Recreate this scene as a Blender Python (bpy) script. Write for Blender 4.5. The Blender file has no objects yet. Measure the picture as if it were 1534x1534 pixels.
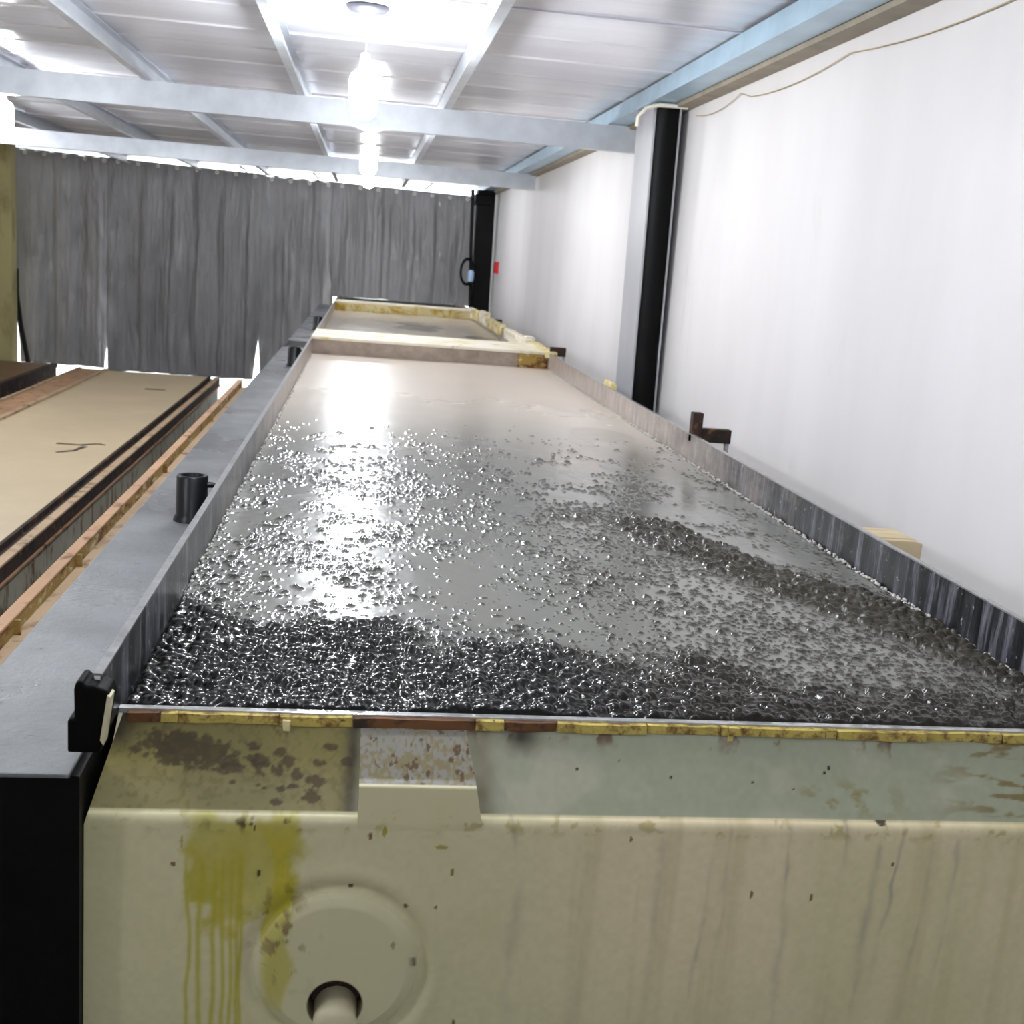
import bpy, bmesh, math, random
import numpy as np
from mathutils import Matrix, Vector

random.seed(7); RNG = np.random.default_rng(7)
SC = bpy.context.scene
COL = SC.collection

# ------------------------------------------------------------------ camera
CZ = 2.7                       # eye height above the floor
FPX = 1750.0                   # focal length in pixels of the 1534 px frame
YAW, PITCH, ROLL = math.radians(7.905), math.radians(11.994), math.radians(-4.562)
def cam_axes():
    f = Vector((math.sin(YAW)*math.cos(PITCH), math.cos(YAW)*math.cos(PITCH), -math.sin(PITCH)))
    r = Vector((math.cos(YAW), -math.sin(YAW), 0)); d = f.cross(r)
    r2 = math.cos(ROLL)*r + math.sin(ROLL)*d
    d2 = -math.sin(ROLL)*r + math.cos(ROLL)*d
    return r2, d2, f
_r, _d, _f = cam_axes()
cam_data = bpy.data.cameras.new('camera')
cam_data.sensor_width = 36.0; cam_data.sensor_fit = 'HORIZONTAL'
cam_data.lens = 36.0*FPX/1534.0
cam_data.clip_start = 0.05; cam_data.clip_end = 300
cam_data.dof.use_dof = True; cam_data.dof.focus_distance = 2.7; cam_data.dof.aperture_fstop = 8.0
cam = bpy.data.objects.new('camera', cam_data); COL.objects.link(cam)
m = Matrix.Identity(4)
for i in range(3):
    m[i][0] = _r[i]; m[i][1] = -_d[i]; m[i][2] = -_f[i]
m[2][3] = CZ
cam.matrix_world = m
SC.camera = cam

# ------------------------------------------------------------------ sky and exposure
world = bpy.data.worlds.new('world'); SC.world = world; world.use_nodes = True
bg = world.node_tree.nodes['Background']
bg.inputs['Color'].default_value = (0.93, 0.97, 1.0, 1); bg.inputs['Strength'].default_value = 2.6
SC.view_settings.view_transform = 'Standard'; SC.view_settings.look = 'None'
SC.view_settings.gamma = 1.0; SC.view_settings.use_curve_mapping = False
SC.view_settings.exposure = 0.45
BULB_STRENGTH = 190.0
BULB_COLOR = (0.93, 0.97, 1.0)

# ------------------------------------------------------------------ helpers
def srgb(r, g, b):
    f = lambda c: (c/255.0/12.92) if c <= 10 else ((c/255.0+0.055)/1.055)**2.4
    return (f(r), f(g), f(b))

def hash2(ix, iy, seed):
    n = (ix.astype(np.int64)*374761393 + iy.astype(np.int64)*668265263 + seed*974634777) & 0x7fffffff
    n = ((n ^ (n >> 13))*1274126177) & 0x7fffffff
    n = (n ^ (n >> 16)) & 0xffff
    return n/65535.0
def vnoise(x, y, seed=0):
    x = np.asarray(x, float); y = np.asarray(y, float)
    ix = np.floor(x); iy = np.floor(y); fx = x-ix; fy = y-iy
    fx = fx*fx*(3-2*fx); fy = fy*fy*(3-2*fy)
    a = hash2(ix, iy, seed); b = hash2(ix+1, iy, seed); c = hash2(ix, iy+1, seed); d = hash2(ix+1, iy+1, seed)
    return (a*(1-fx)+b*fx)*(1-fy)+(c*(1-fx)+d*fx)*fy
def fbm(x, y, seed=0, octv=4):
    s = 0; a = 0.5; t = 0
    for i in range(octv):
        s = s + a*vnoise(np.asarray(x)*2**i, np.asarray(y)*2**i, seed+i*17); t += a; a *= 0.5
    return s/t
def sstep(a, b, x):
    t = np.clip((np.asarray(x, float)-a)/(b-a), 0, 1); return t*t*(3-2*t)
def mixc(c, col, m):
    m = np.clip(np.asarray(m), 0, 1)[..., None]
    return c*(1-m)+np.array(col)*m

class NT:
    """small wrapper to write node materials briefly"""
    def __init__(self, name):
        self.m = bpy.data.materials.new(name); self.m.use_nodes = True
        self.t = self.m.node_tree; self.b = self.t.nodes['Principled BSDF']
    def n(self, typ, **kw):
        nd = self.t.nodes.new(typ)
        for k, v in kw.items(): setattr(nd, k, v)
        return nd
    def l(self, a, b): self.t.links.new(a, b)
    def coord(self, scale=(1, 1, 1), kind='Object'):
        tc = self.n('ShaderNodeTexCoord'); mp = self.n('ShaderNodeMapping'); mp.inputs['Scale'].default_value = scale
        self.l(tc.outputs[kind], mp.inputs['Vector']); return mp.outputs['Vector']
    def noise(self, scale, detail=4, rough=0.55, vec=None, dist=0.0):
        nz = self.n('ShaderNodeTexNoise'); nz.inputs['Scale'].default_value = scale; nz.inputs['Detail'].default_value = detail
        nz.inputs['Roughness'].default_value = rough; nz.inputs['Distortion'].default_value = dist
        if vec is None: vec = self.coord()
        self.l(vec, nz.inputs['Vector']); return nz.outputs['Fac']
    def ramp(self, fac, stops):
        r = self.n('ShaderNodeValToRGB'); e = r.color_ramp.elements
        while len(e) < len(stops): e.new(0.5)
        for i, (p, c) in enumerate(stops):
            e[i].position = p; e[i].color = (*c, 1) if len(c) == 3 else c
        self.l(fac, r.inputs['Fac']); return r.outputs['Color']
    def mix(self, a, b, fac, mode='MIX'):
        mx = self.n('ShaderNodeMix', data_type='RGBA', blend_type=mode)
        for s, v in ((mx.inputs[6], a), (mx.inputs[7], b), (mx.inputs[0], fac)):
            if isinstance(v, (int, float)): s.default_value = v
            elif isinstance(v, tuple): s.default_value = (*v, 1)
            else: self.l(v, s)
        return mx.outputs[2]
    def bump(self, h, strength=0.3, dist=0.01):
        b = self.n('ShaderNodeBump'); b.inputs['Strength'].default_value = strength; b.inputs['Distance'].default_value = dist
        self.l(h, b.inputs['Height']); self.l(b.outputs['Normal'], self.b.inputs['Normal'])
    def set(self, rough=None, metal=None, spec=None, color=None):
        for k, v in (('Roughness', rough), ('Metallic', metal), ('Specular IOR Level', spec)):
            if v is None: continue
            if isinstance(v, (int, float)): self.b.inputs[k].default_value = v
            else: self.l(v, self.b.inputs[k])
        if color is not None:
            if isinstance(color, tuple): self.b.inputs['Base Color'].default_value = (*color, 1)
            else: self.l(color, self.b.inputs['Base Color'])
        return self.m

def simple(name, col, rough=0.5, metal=0.0, var=0.15, scale=6.0, bump=0.0, bscale=60.0, spec=0.5, stretch=(1, 1, 1)):
    t = NT(name); f = t.noise(scale, 5, 0.6, t.coord(stretch))
    lo = tuple(c*(1-var) for c in col); hi = tuple(min(1, c*(1+var)) for c in col)
    c = t.ramp(f, [(0.3, lo), (0.7, hi)])
    if bump: t.bump(t.noise(bscale, 3, 0.6), bump, 0.004)
    return t.set(rough, metal, spec, c)

def spotted(name, base, spot, lo=0.5, hi=0.62, scale=8.0, rough=0.6, second=None, metal=0.0, bump=0.15, stretch=(1, 1, 1)):
    t = NT(name); v = t.coord(stretch)
    f = t.noise(scale, 8, 0.65, v, 0.4)
    c = t.mix(t.ramp(t.noise(scale*0.4, 3, 0.5, v), [(0.3, tuple(x*0.85 for x in base)), (0.7, tuple(min(1, x*1.1) for x in base))]),
              spot, t.ramp(f, [(lo, (0, 0, 0)), (hi, (1, 1, 1))]))
    if second is not None:
        c = t.mix(c, second, t.ramp(t.noise(scale*1.7, 6, 0.65, v, 0.3), [(hi-0.02, (0, 0, 0)), (hi+0.06, (1, 1, 1))]))
    t.bump(t.noise(60, 4, 0.6), bump, 0.004)
    return t.set(rough, metal, 0.5, c)

def attr_mat(name, rough=0.35, spec=0.5, bump=0.0, bscale=80, rough_attr=False):
    t = NT(name); a = t.n('ShaderNodeAttribute'); a.attribute_name = 'tint'
    t.l(a.outputs['Color'], t.b.inputs['Base Color'])
    if rough_attr:
        t.l(a.outputs['Alpha'], t.b.inputs['Roughness'])
    else: t.b.inputs['Roughness'].default_value = rough
    t.b.inputs['Specular IOR Level'].default_value = spec
    if rough_attr:
        g = t.n('ShaderNodeAttribute'); g.attribute_name = 'gloss'; t.l(g.outputs['Fac'], t.b.inputs['Specular IOR Level'])
    if bump: t.bump(t.noise(bscale, 4, 0.6), bump, 0.003)
    return t.m

def link(name, me, mat=None, parent=None, smooth=False):
    o = bpy.data.objects.new(name, me); COL.objects.link(o)
    if mat is not None and not me.materials: me.materials.append(mat)
    if parent is not None: o.parent = parent
    if smooth:
        me.polygons.foreach_set('use_smooth', [True]*len(me.polygons))
    return o
def tag(o, label=None, cat=None, group=None, kind=None):
    for k, v in (('label', label), ('category', cat), ('group', group), ('kind', kind)):
        if v: o[k] = v
    return o
def empty(name, loc, label=None, cat=None, group=None, kind=None):
    o = bpy.data.objects.new(name, None); COL.objects.link(o); o.location = loc; o.empty_display_size = 0.1
    return tag(o, label, cat, group, kind)

class MB:
    def __init__(self): self.v = []; self.f = []
    def add(self, vs, fs):
        k = len(self.v); self.v += [tuple(p) for p in vs]; self.f += [tuple(i+k for i in f) for f in fs]; return self
    def box(self, x0, x1, y0, y1, z0, z1):
        return self.add([(x0, y0, z0), (x1, y0, z0), (x1, y1, z0), (x0, y1, z0), (x0, y0, z1), (x1, y0, z1), (x1, y1, z1), (x0, y1, z1)],
                        [(0, 3, 2, 1), (4, 5, 6, 7), (0, 1, 5, 4), (1, 2, 6, 5), (2, 3, 7, 6), (3, 0, 4, 7)])
    def extrude_xz(self, prof, y0, y1, close=True):
        """closed XZ profile (counter-clockwise seen from -Y) extruded along Y"""
        n = len(prof); vs = [(x, y0, z) for x, z in prof]+[(x, y1, z) for x, z in prof]
        fs = [(i, (i+1) % n, (i+1) % n+n, i+n) for i in range(n)]
        if close: fs += [tuple(range(n))[::-1], tuple(range(n, 2*n))]
        return self.add(vs, fs)
    def tube(self, pts, r, n=10, cap=True):
        pts = [Vector(p) for p in pts]; rs = r if isinstance(r, (list, tuple)) else [r]*len(pts)
        rings = []; up = None
        for i, p in enumerate(pts):
            t = (pts[min(i+1, len(pts)-1)]-pts[max(i-1, 0)]).normalized()
            if up is None:
                up = t.orthogonal().normalized()
            up = (up - t*up.dot(t)).normalized(); s = t.cross(up)
            rings.append([p+(up*math.cos(2*math.pi*k/n)+s*math.sin(2*math.pi*k/n))*rs[i] for k in range(n)])
        vs = [q for rg in rings for q in rg]; fs = []
        for i in range(len(pts)-1):
            for k in range(n):
                fs.append((i*n+k, i*n+(k+1) % n, (i+1)*n+(k+1) % n, (i+1)*n+k))
        if cap: fs += [tuple(range(n))[::-1], tuple(range((len(pts)-1)*n, len(pts)*n))]
        return self.add(vs, fs)
    def lathe(self, prof, n=32, axis='Z', c=(0, 0, 0)):
        vs = []; fs = []
        for r, h in prof:
            for k in range(n):
                a = 2*math.pi*k/n; x, y = r*math.cos(a), r*math.sin(a)
                if axis == 'Z': vs.append((c[0]+x, c[1]+y, c[2]+h))
                else: vs.append((c[0]+x, c[1]-h, c[2]+y))
        for i in range(len(prof)-1):
            for k in range(n):
                fs.append((i*n+k, i*n+(k+1) % n, (i+1)*n+(k+1) % n, (i+1)*n+k))
        return self.add(vs, fs)
    def build(self, name, mat, parent=None, smooth=False, bevel=0.0, seg=2, angle=40):
        me = bpy.data.meshes.new(name); me.from_pydata(self.v, [], self.f); me.update()
        o = link(name, me, mat, parent, smooth)
        if bevel:
            md = o.modifiers.new('bevel', 'BEVEL'); md.width = bevel; md.segments = seg; md.limit_method = 'ANGLE'; md.angle_limit = math.radians(angle)
        if smooth: 
            md = o.modifiers.new('split', 'EDGE_SPLIT'); md.split_angle = math.radians(45)
        return o
def box(name, mat, x0, x1, y0, y1, z0, z1, parent=None, bevel=0.0):
    return MB().box(x0, x1, y0, y1, z0, z1).build(name, mat, parent, bevel=bevel)

def grid_mesh(name, P, tint=None, alpha=None, flip=False, gloss=None, hole=None):
    """P: (n, m, 3) array of points -> mesh; tint: (n, m, 3) linear colour stored as point attribute"""
    n, mm = P.shape[:2]; idx = np.arange(n*mm).reshape(n, mm)
    q = np.stack([idx[:-1, :-1], idx[:-1, 1:], idx[1:, 1:], idx[1:, :-1]], -1).reshape(-1, 4)
    if hole is not None:
        q = q[~hole[:-1, :-1].ravel()]
    if flip: q = q[:, ::-1]
    me = bpy.data.meshes.new(name)
    me.vertices.add(n*mm); me.vertices.foreach_set('co', np.ascontiguousarray(P, dtype=np.float32).ravel())
    nf = len(q); me.loops.add(nf*4); me.polygons.add(nf)
    me.polygons.foreach_set('loop_start', np.arange(0, nf*4, 4, dtype=np.int32))
    me.loops.foreach_set('vertex_index', np.ascontiguousarray(q, dtype=np.int32).ravel())
    me.polygons.foreach_set('use_smooth', np.ones(nf, dtype=bool))
    me.update(calc_edges=True)
    if tint is not None:
        a = me.color_attributes.new('tint', 'FLOAT_COLOR', 'POINT')
        c = np.ones((n*mm, 4), np.float32); c[:, :3] = tint.reshape(-1, 3)
        if alpha is not None: c[:, 3] = alpha.ravel()
        a.data.foreach_set('color', c.ravel())
    if gloss is not None:
        a = me.attributes.new('gloss', 'FLOAT', 'POINT'); a.data.foreach_set('value', np.ascontiguousarray(gloss, dtype=np.float32).ravel())
    return me

def Z(rel): return CZ+rel      # heights below were measured from eye level

# ------------------------------------------------------------------ materials
M = {}
t = NT('white_wall_panel'); v = t.coord((1, 1, 0.25))
c = t.ramp(t.noise(0.9, 5, 0.6, v), [(0.3, srgb(216, 212, 212)), (0.7, srgb(229, 226, 227))])
c = t.mix(c, srgb(196, 190, 180), t.ramp(t.noise(2.2, 8, 0.7, t.coord((1, 1, 0.5)), 0.6), [(0.63, (0, 0, 0)), (0.82, (0.45, 0.45, 0.45))]))
t.bump(t.noise(3.0, 3), 0.08, 0.01)
M['wall'] = t.set(0.6, 0, 0.3, c)
t = NT('ceiling_sheet'); v = t.coord((0.25, 3.0, 1))
c = t.ramp(t.noise(1.5, 5, 0.6, v), [(0.3, srgb(214, 214, 224)), (0.7, srgb(234, 234, 242))])
t.bump(t.noise(2.4, 4, 0.55, t.coord((0.3, 3.2, 1))), 0.25, 0.02)
M['ceiling'] = t.set(0.22, 0.0, 0.8, c)
M['galv'] = simple('galvanised_steel', srgb(196, 201, 209), 0.36, 0.2, 0.12, 5, 0.05, 30)
M['galv_blue_lit'] = simple('galvanised_steel_blue_lit', srgb(172, 198, 216), 0.35, 0.2, 0.12, 4, 0.05, 30)  # blue cast of the light on the eave, put into the steel colour
M['floor'] = spotted('dark_concrete', srgb(112, 108, 102), srgb(70, 62, 52), 0.5, 0.65, 3.0, 0.6)
M['ground'] = simple('pale_outdoor_concrete', srgb(225, 222, 216), 0.8, 0, 0.08, 2)
M['flat_black'] = simple('flat_black_surface', srgb(5, 5, 6), 0.5, 0, 0.3, 9, 0.25, 40, spec=0.15)
M['column_grey'] = spotted('grey_column_paint', srgb(172, 172, 177), srgb(190, 176, 160), 0.62, 0.72, 5.0, 0.5, None, 0, 0.1, (1, 1, 0.3))
M['rubber'] = simple('black_rubber', srgb(6, 6, 5), 0.6, 0, 0.4, 20, 0.3, 50, spec=0.08)
M['rust'] = spotted('rusty_rail', srgb(176, 138, 104), srgb(96, 56, 30), 0.54, 0.66, 7.0, 0.75, srgb(150, 118, 40), 0, 0.3)
M['rust_ochre'] = spotted('ochre_rust', srgb(150, 122, 60), srgb(96, 52, 22), 0.5, 0.58, 9.0, 0.8, srgb(190, 178, 140), 0, 0.3, (1, 0.6, 1.5))
M['rust_dark'] = spotted('dark_rust', srgb(52, 32, 20), srgb(14, 11, 9), 0.45, 0.6, 6.0, 0.8, srgb(120, 80, 40), 0, 0.3)
M['rust_pale'] = spotted('pale_rust', srgb(186, 160, 128), srgb(110, 76, 46), 0.55, 0.68, 6.0, 0.7, None, 0, 0.3)
M['stained_side'] = spotted('rust_streaked_side', srgb(170, 166, 148), srgb(98, 70, 30), 0.54, 0.62, 4.0, 0.6, srgb(130, 112, 50), 0, 0.1, (1, 2.2, 0.8))
M['board'] = simple('beige_board', srgb(203, 184, 150), 0.55, 0, 0.07, 1.2, 0.05, 20)
M['brown_board'] = simple('brown_board', srgb(120, 94, 62), 0.7, 0, 0.2, 2, 0.1, 20)
M['scuff'] = simple('dark_scuff', srgb(70, 52, 36), 0.8)
M['olive'] = spotted('olive_cream_post', srgb(168, 158, 108), srgb(118, 104, 56), 0.5, 0.7, 2.2, 0.6, None, 0, 0.05, (1, 1, 0.5))
t = NT('grey_plastic_sheet')
c = t.ramp(t.noise(1.4, 5, 0.6, t.coord((1, 1, 0.4))), [(0.3, srgb(132, 131, 133)), (0.7, srgb(160, 159, 162))])
t.bump(t.noise(5.5, 6, 0.62, t.coord((1.6, 1, 0.35)), 1.2), 0.7, 0.06)
M['curtain'] = t.set(0.24, 0, 0.5, c)
t = NT('wet_grey_steel')
c = t.ramp(t.noise(3.5, 6, 0.65, t.coord((1, 1, 1))), [(0.3, srgb(86, 88, 90)), (0.7, srgb(118, 119, 121))])
c = t.mix(c, srgb(40, 42, 44), t.ramp(t.noise(26, 5, 0.7), [(0.62, (0, 0, 0)), (0.72, (1, 1, 1))]))
t.bump(t.noise(55, 6, 0.72), 0.5, 0.005)
M['launder'] = t.set(t.ramp(t.noise(1.6, 4), [(0.35, (0.22,)*3), (0.65, (0.5,)*3)]), 0.0, 0.35, c)
t = NT('wall_plate_with_dried_film')
tc = t.n('ShaderNodeTexCoord'); sp = t.n('ShaderNodeSeparateXYZ'); t.l(tc.outputs['Object'], sp.inputs[0])
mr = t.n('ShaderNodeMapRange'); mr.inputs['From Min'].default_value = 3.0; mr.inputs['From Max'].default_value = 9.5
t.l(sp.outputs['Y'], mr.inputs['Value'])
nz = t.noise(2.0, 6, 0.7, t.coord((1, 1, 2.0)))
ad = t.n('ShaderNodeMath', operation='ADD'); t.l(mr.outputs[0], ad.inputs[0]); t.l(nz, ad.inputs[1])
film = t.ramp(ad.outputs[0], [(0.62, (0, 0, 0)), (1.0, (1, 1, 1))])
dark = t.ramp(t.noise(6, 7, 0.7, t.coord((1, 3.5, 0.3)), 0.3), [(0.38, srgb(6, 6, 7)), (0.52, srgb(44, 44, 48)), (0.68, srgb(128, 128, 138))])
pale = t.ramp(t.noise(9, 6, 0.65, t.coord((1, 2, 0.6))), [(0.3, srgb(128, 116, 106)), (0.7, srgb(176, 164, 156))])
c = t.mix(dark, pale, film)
c = t.mix(c, srgb(205, 202, 198), t.ramp(t.noise(38, 6, 0.7, t.coord((1, 1, 0.7))), [(0.63, (0, 0, 0)), (0.70, (1, 1, 1))]))
t.bump(t.noise(30, 5, 0.6), 0.25, 0.004)
M['plate'] = t.set(0.34, 0.0, 0.28, c)
M['plate_edge'] = simple('bright_plate_edge', srgb(150, 150, 150), 0.3, 0.5, 0.3, 30)  # brighter edge steel, puts the top-edge highlight into the colour
M['crust'] = spotted('cream_crust', srgb(226, 218, 200), srgb(196, 176, 92), 0.52, 0.66, 4.0, 0.7, srgb(150, 110, 50), 0, 0.4)
M['crust_yellow'] = spotted('yellow_crust', srgb(214, 200, 150), srgb(176, 144, 50), 0.48, 0.62, 6.0, 0.75, srgb(120, 80, 36), 0, 0.5)
M['scum'] = simple('pale_scum', srgb(190, 186, 180), 0.35, 0, 0.2, 40, 0.3, 90)
t = NT('crosswall_face')
c = t.ramp(t.noise(9, 7, 0.7, t.coord((1, 1, 1.2))), [(0.3, srgb(128, 112, 100)), (0.7, srgb(170, 154, 140))])
t.bump(t.noise(30, 5, 0.65), 0.3, 0.005)
M['crosswall'] = t.set(0.5, 0, 0.4, c)
M['wood'] = spotted('pale_wood_block', srgb(202, 184, 148), srgb(150, 122, 76), 0.52, 0.68, 5.0, 0.6, None, 0, 0.2, (0.5, 4, 2))
M['dark_steel'] = simple('dark_teal_steel', srgb(40, 46, 50), 0.35, 0.2, 0.3, 10)
M['cream_paint'] = simple('cream_paint', srgb(200, 192, 158), 0.4, 0, 0.06, 3)
M['white_plastic'] = simple('white_plastic', srgb(232, 228, 214), 0.4, 0, 0.05)
M['string'] = simple('yellowed_string', srgb(186, 168, 128), 0.8)
M['cable_black'] = simple('black_cable', srgb(8, 8, 10), 0.5, spec=0.2)
M['red'] = simple('red_plastic', srgb(205, 24, 32), 0.4)
M['blue_white'] = simple('pale_blue_plastic', srgb(160, 184, 214), 0.35)
M['ceil_disc'] = simple('grey_ceiling_disc', srgb(92, 92, 100), 0.5)
M['front'] = attr_mat('stained_cream_tank_paint', 0.42, 0.35, 0.06, 40)
t = NT('lit_bulb'); em = t.n('ShaderNodeEmission'); em.inputs['Color'].default_value = (*BULB_COLOR, 1); em.inputs['Strength'].default_value = BULB_STRENGTH
t.l(em.outputs[0], t.t.nodes['Material Output'].inputs['Surface']); M['bulb'] = t.m

# ------------------------------------------------------------------ room shell
XW = 2.06; XLW = -6.3; YB = -5.0; YC = 20.5
ZCEIL = Z(1.22)
fl = box('floor', M['floor'], XLW, XW+0.1, YB, YC+0.2, -0.1, 0.0); tag(fl, 'dark concrete floor between the tank rows', 'floor', kind='structure')
gr = box('floor_outside', M['ground'], -30, 30, YC+0.2, 60, -0.14, -0.02); tag(gr, 'bright pale ground outside beyond the curtain hem', 'ground', kind='structure')
wr = box('wall_right', M['wall'], XW, XW+0.1, YB, YC+0.3, 0, ZCEIL+0.2); tag(wr, 'tall white panel wall along the right side', 'wall', kind='structure')
wl = box('wall_left', M['wall'], XLW-0.1, XLW, YB, YC+0.3, 0, ZCEIL+0.2); tag(wl, 'white wall on the far left side of the hall', 'wall', kind='structure')
wb = box('wall_rear', M['curtain'], XLW, XW, YB-0.1, YB, 0, ZCEIL+0.2); tag(wb, 'unseen wall behind the viewer, greyed to stand in for the dark hall', 'wall', kind='structure')  # grey colour stands in for the unlit hall behind the viewer
ce = empty('ceiling', (0, 0, ZCEIL), 'glossy pale steel sheet ceiling with cross joints', 'ceiling', kind='structure')
W = 1.38; y = YB; k = 0
while y < YC+0.1:
    y1 = min(y+W, YC+0.25); dz = (0.0, 0.004, -0.003)[k % 3]
    b = MB(); zb = 0.0+dz
    n = 6; prof = []
    # shallow pan: slightly turned-down edges and a raised bead in the middle
    ys = [y+0.004, y+0.02, y+0.035, (y+y1)/2-0.03, (y+y1)/2, (y+y1)/2+0.03, y1-0.035, y1-0.02, y1-0.004]
    zs = [zb-0.006, zb-0.008, zb, zb, zb+0.006, zb, zb, zb-0.008, zb-0.006]
    vs = []; fs = []
    for yy, zz in zip(ys, zs): vs += [(XLW, yy, zz), (XW, yy, zz), (XW, yy, 0.06), (XLW, yy, 0.06)]
    for i in range(len(ys)-1):
        a = 4*i; fs += [(a, a+4, a+5, a+1), (a+2, a+6, a+7, a+3)]
    fs += [(0, 1, 2, 3), (len(vs)-1, len(vs)-2, len(vs)-3, len(vs)-4)]
    b.add(vs, fs).build('ceiling_sheet', M['ceiling'], ce)
    y = y1; k += 1
box('roof_deck', M['ceiling'], XLW, XW, YB, YC+0.25, 0.06, 0.12, ce)

# ------------------------------------------------------------------ steel overhead
def channel_x(name, yc, z0, z1, x0, x1, label, depth=0.07):
    """cold-formed channel spanning along X, web towards the viewer, flanges behind it"""
    b = MB(); th = 0.006
    b.box(x0, x1, yc, yc+th, z0, z1); b.box(x0, x1, yc+th, yc+depth, z0, z0+th); b.box(x0, x1, yc+th, yc+depth, z1-th, z1)
    b.box(x0, x1, yc+depth-th, yc+depth, z0+th, z0+0.025)
    o = b.build(name, M['galv']); return tag(o, label, 'beam', 'cross beams under the ceiling')
PB = Z(1.085)      # underside of the purlins = top of the cross beams
BEAMS = [(9.2, 'galvanised cross beam nearer to the viewer, ending at the grey column'),
         (14.8, 'galvanised cross beam farther off, just in front of the curtain')]
for yb, lab in BEAMS:
    channel_x('cross_beam', yb, Z(0.90), PB, XLW+0.02, XW-0.04, lab, 0.075)
def purlin(x, label):
    b = MB(); th = 0.004; w = 0.055; z0, z1 = PB, ZCEIL-0.012; y0, y1 = YB+0.05, YC-0.3
    b.box(x-w/2, x-w/2+th, y0, y1, z0, z1); b.box(x-w/2+th, x+w/2, y0, y1, z0, z0+th); b.box(x-w/2+th, x+w/2, y0, y1, z1-th, z1)
    b.box(x+w/2-th, x+w/2, y0, y1, z0+th, z0+0.02)
    tag(b.build('purlin', M['galv']), label, 'purlin', 'purlins running lengthwise under the ceiling')
for x, lab in ((-0.535, 'long ceiling purlin just left of the nearest hanging bulb'), (0.545, 'long ceiling purlin just right of the nearest hanging bulb'),
               (-1.64, 'long ceiling purlin, second to the left of the nearest hanging bulb'), (-2.75, 'long ceiling purlin above the left row of bulbs'),
               (-3.86, 'long ceiling purlin farthest to the left in view')):
    purlin(x, lab)
# eave channel along the right wall
b = MB(); xe = 1.80; zt, zb_ = ZCEIL-0.012, Z(1.095)
b.box(xe, xe+0.006, YB+0.05, YC, zb_, zt); b.box(xe+0.006, xe+0.14, YB+0.05, YC, zb_, zb_+0.006); b.box(xe-0.012, xe, YB+0.05, YC, zb_, zb_+0.012)
tag(b.build('eave_channel', M['galv_blue_lit']), 'galvanised channel along the top of the white wall, with bluish light put into its colour', 'channel')
b = MB().box(xe+0.15, XW-0.004, YB+0.05, YC, Z(1.07), Z(1.10))  # brownish bar put in for the shadow between channel and wall
tag(b.build('eave_shadow_strip', simple('brown_grey_shadow', srgb(150, 140, 124), 0.7)), 'brownish strip standing in for the shadow between eave channel and white wall', 'strip')

# ------------------------------------------------------------------ columns
def lean_box(b, x0, x1, y0, y1, z0, z1, dx):
    """box whose foot is shifted by dx"""
    return b.add([(x0+dx, y0, z0), (x1+dx, y0, z0), (x1+dx, y1, z0), (x0+dx, y1, z0), (x0, y0, z1), (x1, y0, z1), (x1, y1, z1), (x0, y1, z1)],
                 [(0, 3, 2, 1), (4, 5, 6, 7), (0, 1, 5, 4), (1, 2, 6, 5), (2, 3, 7, 6), (3, 0, 4, 7)])
dx = 0.055; zt = Z(1.09)
col = empty('steel_column', (1.9, 8.1, 0), 'grey steel column with a black hollow face, standing by the white wall', 'column')
def cpart(name, mat, *a):
    o = lean_box(MB(), *a, dx).build(name, mat, col); o.matrix_parent_inverse = Matrix.Translation((-1.9, -8.1, 0)); return o
cpart('flange', M['column_grey'], 1.815, 1.829, 7.85, 8.34, 0, zt)
cpart('flange', M['column_grey'], 1.985, 1.998, 7.85, 8.34, 0, zt)
cpart('web', M['flat_black'], 1.829, 1.985, 8.05, 8.065, 0, zt)
cpart('inner_black', M['flat_black'], 1.8295, 1.834, 7.862, 8.05, 0, zt)
# ragged black coating across the open front between the flanges
P = np.zeros((160, 2, 3)); zz = np.linspace(0, zt, 160)
rag = 0.012*(fbm(zz*5, zz*0, 3, 4)-0.35)*sstep(2.9, 2.2, zz)
for j in range(160):
    sh = dx*(1-zz[j]/zt)
    P[j, 0] = (1.834+sh, 7.846, zz[j]); P[j, 1] = (1.984+sh-max(rag[j], 0)*2.5, 7.846, zz[j])
me = grid_mesh('infill', P)
o = link('black_cover', me, M['flat_black'], col); o.matrix_parent_inverse = Matrix.Translation((-1.9, -8.1, 0))
sm = o.modifiers.new('s', 'SOLIDIFY'); sm.thickness = 0.006
far = empty('steel_column', (1.85, 19.2, 0), 'far black steel column standing beside the curtain end', 'column')
o = lean_box(MB(), 1.70, 1.98, 19.05, 19.35, 0, Z(1.09), 0.05).build('column_shaft', M['flat_black'], far, bevel=0.01); o.matrix_parent_inverse = Matrix.Translation((-1.85, -19.2, 0))
o = lean_box(MB(), 1.66, 1.95, 19.0, 19.4, Z(0.86), Z(1.02), 0).build('cap_plate', M['flat_black'], far, bevel=0.01); o.matrix_parent_inverse = Matrix.Translation((-1.85, -19.2, 0))
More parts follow.
